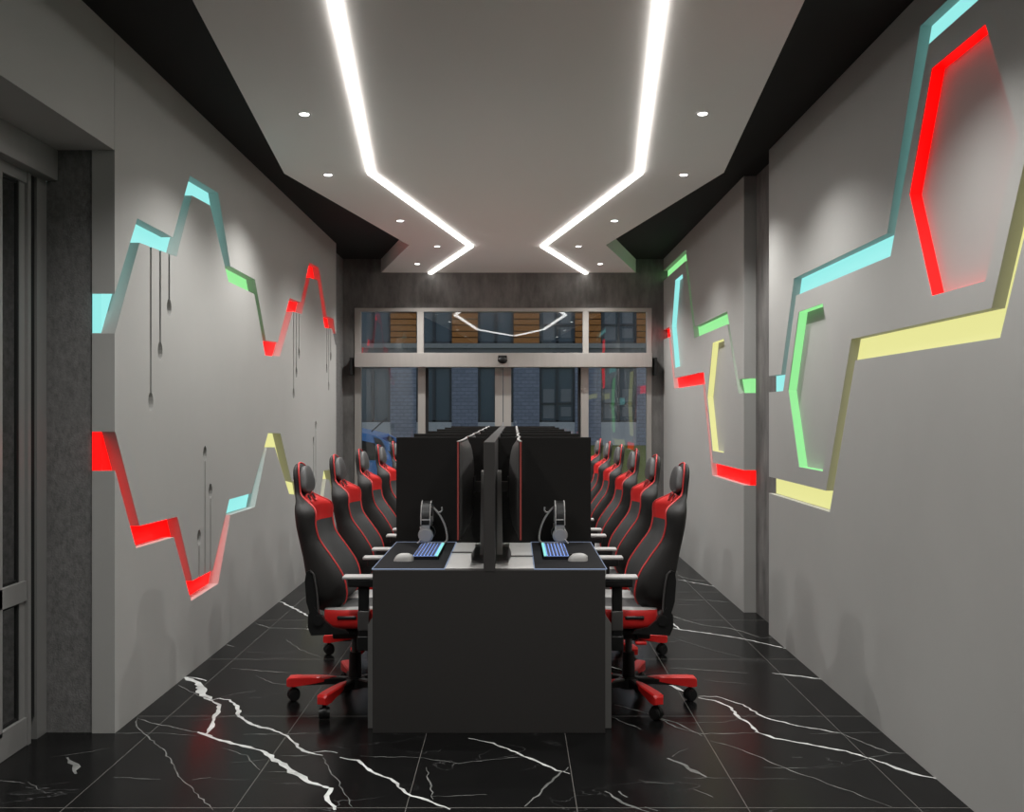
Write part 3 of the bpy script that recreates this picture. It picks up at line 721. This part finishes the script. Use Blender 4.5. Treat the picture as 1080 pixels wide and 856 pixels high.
    bm = bmesh.new(); bm.from_mesh(so.data); bmesh.ops.remove_doubles(bm, verts=bm.verts, dist=1e-5); bmesh.ops.recalc_face_normals(bm, faces=bm.faces); bm.to_mesh(so.data); bm.free()
    sm = so.modifiers.new('s', 'SUBSURF'); sm.levels = sm.render_levels = 2
    so.data.polygons.foreach_set('use_smooth', [True]*len(so.data.polygons))
    for e in (-1, 1):
        MB().box(-.05, .045, min(e*.246, e*.266), max(e*.246, e*.266), .470, .488, M_blk, .008).build('side_slot', so, 40)
    # seat underside tray, mechanism, lever
    me_ = MB(); me_.box(-.25, .11, -.215, .215, .388, .408, M_blk, .006); me_.box(-.10, .10, -.09, .09, .335, .390, M_blk, .012); me_.build('mechanism', r, 40)
    lv = MB(); lv.cyl((.02, -.09, .365), (.02, -.24, .36), .006, .006, M_blk, 10); lv.box(.0, .055, -.275, -.235, .350, .366, M_redp, .006); lv.build('height_lever', r, 40)
    # recliner brackets
    for e in (-1, 1):
        q = MB(); y0_, y1_ = sorted((e*.264, e*.284))
        q.prism([(-.015, .408), (.165, .398), (.182, .44), (.180, .50), (.150, .535), (.120, .49), (.06, .437), (.0, .425)], 'y', y0_, y1_, M_blk)
        q.cyl((.130, e*.258, .47), (.130, e*.292, .47), .030, .028, M_blk, 24, .004)
        br = q.build('recline_bracket', r, 35)
        g = MB(); y2, y3 = sorted((e*.2555, e*.277))
        g.prism([(.128, .50), (.172, .50), (.190, .56), (.197, .66), (.190, .705), (.172, .712), (.150, .69), (.135, .60)], 'y', y2, y3, M_blk); g.build('bracket_cover', br, 35)
        MB().tube(catmull([(.131, e*.279, .51), (.137, e*.280, .60), (.152, e*.280, .688), (.170, e*.280, .708)], 5), .0042, M_mdk, 6).build('cover_highlight', br, 60)  # grey tube stands in for the highlight along the cover's edge
        # armrests
        a_ = MB(); y4, y5 = sorted((e*.268, e*.345)); a_.box(-.245, .005, y4, y5, .678, .694, M_ltg, .007); pad_ = a_.build('armrest_pad', r, 40)
        u = MB(); u.box(-.225, -.02, min(e*.275, e*.338), max(e*.275, e*.338), .640, .679, M_blk, .010); u.box(-.118, -.068, min(e*.288, e*.322), max(e*.288, e*.322), .40, .655, M_blk, .008)
        u.box(-.122, -.064, min(e*.20, e*.322), max(e*.20, e*.322), .372, .402, M_blk, .006); u.box(-.123, -.063, min(e*.285, e*.326), max(e*.285, e*.326), .335, .405, M_blk, .006)
        ap = u.build('armrest_post', r, 40)
        v_ = MB(); v_.box(-.1205, -.0655, min(e*.286, e*.3245), max(e*.286, e*.3245), .43, .525, M_mdk, .005); v_.build('adjuster', ap, 40)
        rb = MB(); rb.cyl((-.165, e*.300, .628), (-.165, e*.330, .628), .008, .008, M_redp, 12); rb.build('armrest_button', ap, 40)
    # gas lift
    gl = MB(); gl.cyl((0, 0, .09), (0, 0, .25), .034, .030, M_blk, 24); gl.cyl((0, 0, .24), (0, 0, .345), .018, .018, M_mdk, 20); gl.build('gas_lift', r, 40)
    hb = MB(); hb.cyl((0, 0, .070), (0, 0, .125), .058, .048, M_blk, 28, .006); hb.build('base_hub', r, 40)
    for k in range(5):
        an = k*2*PI/5; M_ = Matrix.Rotation(an, 4, 'Z')
        def bar(mb, st_, m):
            vs = []; fs = []
            for (x, w_, zb, zt) in st_: vs += [(x, -w_, zb), (x, w_, zb), (x, w_, zt-.006), (x, w_*.72, zt), (x, -w_*.72, zt), (x, -w_, zt-.006)]
            L = len(st_)
            for i in range(L-1):
                for q in range(6): fs.append((6*i+q, 6*i+(q+1) % 6, 6*i+6+(q+1) % 6, 6*i+6+q))
            fs += [(5, 4, 3, 2, 1, 0), tuple(6*(L-1)+q for q in range(6))]
            mb.add([M_ @ Vector(v) for v in vs], fs, m)
        lg = MB(); bar(lg, [(.03, .022, .080, .122), (.12, .022, .090, .122), (.20, .018, .084, .116), (.30, .016, .080, .104)], M_blk); lo = lg.build('base_leg', r, 40)
        cv = MB(); bar(cv, [(.095, .004, .116, .1255), (.13, .018, .107, .1275), (.20, .0245, .094, .1285), (.30, .0285, .078, .128), (.335, .027, .076, .125), (.347, .020, .080, .113)], M_redp); cv.build('leg_cover', lo, 30)
        cs = MB(); p = M_ @ Vector((.315, 0, 0)); tn = Vector((-math.sin(an+.5), math.cos(an+.5), 0))
        for e in (-1, 1): cs.cyl(Vector((p.x, p.y, .0305))+tn*e*.007, Vector((p.x, p.y, .0305))+tn*e*.026, .030, .028, M_blk, 22, .004)
        cs.cyl((p.x, p.y, .028), (p.x, p.y, .080), .011, .011, M_blk, 12); 
        cs.cyl(Vector((p.x, p.y, .036))-tn*.008, Vector((p.x, p.y, .036))+tn*.008, .032, .032, M_blk, 22)
        cs.build('caster', lo, 40)
    return r
ch = make_chair(); km = kidmap(); firstc = True
for k in range(6):
    for s in (1, -1):
        o = ch if firstc else copy_tree(ch, km); firstc = False
        X = .588 if s > 0 else mir(.588)-.0
        o.location = (X, 4.86+k*PITCH, 0); o.rotation_euler = (0, 0, 0 if s > 0 else PI)
        sd = 'right' if s > 0 else 'left'
        tag(o, 'black and red gaming chair, %s desk side, %s' % (sd, {0: 'nearest the front', 5: 'last in the row by the entrance'}.get(k, ordn[k]+' from the front')), 'chair', 'gaming chairs along the desk')

# ================================================================== OUTSIDE
M_pave = mat('paving', srgb(95, 95, 94), .85, noise=(4, .15, (1, 1, 1)))
M_grass = mat('lawn_green', srgb(96, 104, 44), .95, spec=.1, noise=(3, .25, (1, 1, 1)), bump=(60, .8))
GZ = -.2
struct(MB().box(-40, 40, YB+.2, 13.0, GZ-.2, GZ, M_pave).build('ground'), 'grey pavement outside the entrance')
struct(MB().box(-60, 60, 13.0, 75, GZ-.2, GZ, M_grass).build('ground'), 'green lawn beyond the pavement')
def brick_mat():
    m = bpy.data.materials.new('blue_brick'); m.use_nodes = True; nt = m.node_tree; b = nt.nodes['Principled BSDF']; b.inputs['Roughness'].default_value = .8
    tc = nt.nodes.new('ShaderNodeTexCoord'); mp = nt.nodes.new('ShaderNodeMapping'); mp.inputs['Rotation'].default_value = (PI/2, 0, 0)
    br = nt.nodes.new('ShaderNodeTexBrick'); br.inputs['Scale'].default_value = 1; br.inputs['Brick Width'].default_value = .40; br.inputs['Row Height'].default_value = .19; br.inputs['Mortar Size'].default_value = .014
    br.inputs['Color1'].default_value = srgb(118, 126, 146); br.inputs['Color2'].default_value = srgb(132, 140, 160); br.inputs['Mortar'].default_value = srgb(92, 98, 114)
    sx = nt.nodes.new('ShaderNodeSeparateXYZ'); cb = nt.nodes.new('ShaderNodeCombineXYZ')
    nt.links.new(tc.outputs['Object'], sx.inputs[0]); nt.links.new(sx.outputs[0], cb.inputs[0]); nt.links.new(sx.outputs[2], cb.inputs[1]); nt.links.new(cb.outputs[0], br.inputs['Vector'])
    nt.links.new(br.outputs[0], b.inputs['Base Color']); return m
M_brick = brick_mat()
M_slat = mat('orange_timber', srgb(168, 110, 52), .6, noise=(2, .12, (1, 1, 8)))
M_win = mat('far_window_glass', srgb(66, 84, 96), .25, spec=.6)
M_wfr = mat('dark_window_frame', srgb(52, 58, 66), .5)
M_cur = mat('pale_blind', srgb(120, 126, 134), .8)
M_band = mat('grey_render', srgb(112, 114, 117), .8)
M_sill = mat('white_panel', srgb(178, 182, 190), .7)
bd = empty('building', (0, 50, GZ)); tag(bd, 'building across the lawn with blue brick piers and orange timber slats', 'building')
BX = lambda px: (px-CX)*.05
def bpart(mb, name, root=bd):
    o = mb.build(name); 
    for v in o.data.vertices: v.co -= bd.location
    o.parent = root; return o
z_sill, z_win, z_b0, z_b1, z_top = 1.02, 3.95, 3.95, 5.17, 8.4
bpart(MB().box(BX(280), BX(800), 50.35, 56, GZ, 10.0, M_band), 'wall')
bpart(MB().box(BX(280), BX(800), 49.98, 50.4, z_b0, z_b1-.25, M_band), 'floor_band'); bpart(MB().box(BX(280), BX(800), 49.9, 50.4, z_b1-.25, z_b1, mat('ledge', srgb(140, 143, 146), .8)), 'floor_ledge')
bpart(MB().box(BX(280), BX(800), 49.95, 50.4, z_top, 10.0, M_band), 'parapet')
for k in range(-3, 6):
    a0 = 504+65*k; a1 = a0+37.5        # window span in px
    x0, x1 = BX(a0), BX(a1); x2 = BX(a0+65)
    bpart(MB().box(x1, x2, 50.0, 50.4, GZ, z_b0, M_brick), 'brick_pier')
    s_ = MB(); nn = 10
    s_.box(x1, x2, 50.12, 50.4, z_b1, z_top, mat('slat_backing', srgb(96, 68, 40), .8))
    for i in range(nn):
        zz = z_b1+(z_top-z_b1)*i/nn; s_.box(x1+.01, x2-.01, 50.02, 50.12, zz+.02, zz+(z_top-z_b1)/nn-.035, M_slat)
    bpart(s_, 'timber_slats')
    bpart(MB().box(x0, x1, 50.05, 50.4, GZ, z_sill, M_sill), 'sill_panel')
    for (za, zb) in ((z_sill, z_win), (z_b1, z_top)):
        wdw = MB(); wdw.box(x0, x0+.12, 50.06, 50.3, za, zb, M_wfr); wdw.box(x1-.12, x1, 50.06, 50.3, za, zb, M_wfr); wdw.box(x0, x1, 50.06, 50.3, za, za+.1, M_wfr); wdw.box(x0, x1, 50.06, 50.3, zb-.1, zb, M_wfr)
        xm = (x0+x1)/2; wdw.box(xm-.07, xm+.07, 50.06, 50.3, za, zb, M_wfr)
        if k >= 1: wdw.box(x0, x1, 50.1, 50.28, za+.95, za+1.03, M_wfr)
        wo = bpart(wdw, 'window')
        pn = MB(); pn.box(x0+.1, x1-.1, 50.2, 50.34, za+.08, zb-.08, M_win); bpart(pn, 'pane', wo)
        if k >= 1:
            cu = MB(); cu.box(x0+.2, xm-.15, 50.185, 50.198, za+.2, za+1.75, M_cur); cu.box(xm+.2, x1-.2, 50.185, 50.198, za+1.08, za+1.75, M_cur)
            cu.box(xm+.2, x1-.2, 50.185, 50.198, za+.3, za+.8, M_cur); bpart(cu, 'blind', wo)
# ---- blue car
M_car = mat('blue_car_paint', srgb(70, 140, 215), .3, coat=.5)
M_cgl = glass_mat('car_glass', (.35, .38, .4, 1), 1.5)
car = empty('car', (-2.9, 15.3, GZ)); tag(car, 'blue hatchback parked outside the left pane of the glass entrance', 'car')
def carside(zs): return zs
prof = [(-2.0, .32), (-2.02, .62), (-1.85, .82), (-1.35, .98), (-1.12, 1.10), (-.62, 1.40), (-.2, 1.46), (.35, 1.44), (.75, 1.36), (1.25, 1.10), (1.55, .95), (2.0, .80), (2.05, .55), (2.0, .32)]
low = [(-2.0, .25), (-2.02, .62), (-1.85, .84), (-1.35, .96), (1.45, .95), (2.0, .80), (2.05, .55), (2.0, .25), (1.62, .25), (1.55, .48), (1.30, .58), (1.05, .48), (.98, .25), (-.98, .25), (-1.05, .48), (-1.30, .58), (-1.55, .48), (-1.62, .25)]
MB().prism([(x, z) for x, z in low], 'y', -.82, .82, M_car).build('body', car)
rf = MB(); top = [(-1.38, .95), (-.68, 1.38), (-.25, 1.45), (.32, 1.43), (.78, 1.33), (1.48, .94)]
def strip3(a_, b_, y, w_=.05, h_=.05):
    rf.prism([(a_[0], a_[1]), (b_[0], b_[1]), (b_[0]-.0, b_[1]-.12), (a_[0], a_[1]-.12)], 'y', min(y, y+w_), max(y, y+w_), M_car)
for yy0 in (-.74, .66):
    for i in range(5): strip3(top[i], top[i+1], yy0, .08)
    rf.prism([(-.98, .95), (-.80, .95), (-.62, 1.36), (-.80, 1.30)], 'y', yy0, yy0+.08, M_car)
    rf.prism([(.02, .95), (.20, .95), (.16, 1.40), (.00, 1.40)], 'y', yy0, yy0+.08, M_car); rf.prism([(.85, .95), (1.05, .95), (.86, 1.27), (.74, 1.31)], 'y', yy0, yy0+.08, M_car)
for i in (1, 2, 3): rf.prism([top[i], top[i+1], (top[i+1][0], top[i+1][1]-.05), (top[i][0], top[i][1]-.05)], 'y', -.7, .7, M_car)
rf.build('roof', car)
MB().prism([(-1.30, .955), (-.66, 1.34), (-.25, 1.40), (.32, 1.385), (.76, 1.285), (1.35, .955)], 'y', -.70, -.695, M_cgl).build('side_window', car)
MB().prism([(-1.30, .955), (-.66, 1.34), (-.25, 1.40), (.32, 1.385), (.76, 1.285), (1.35, .955)], 'y', .695, .70, M_cgl).build('side_window', car)
MB().tube([(.60, 0, 1.38), (.85, 0, 1.60)], .012, M_blk, 6).build('antenna', car)
for x in (-1.30, 1.30):
    for y in (-.82, .66):
        wv = MB(); wv.cyl((x, y, .31), (x, y+.16, .31), .31, .31, M_gasket, 28, .03); wo = wv.build('wheel', car, 40)
        MB().cyl((x, y-.004 if y < 0 else y+.155, .31), (x, y+.01 if y < 0 else y+.166, .31), .19, .19, M_leg, 20).build('hubcap', wo)
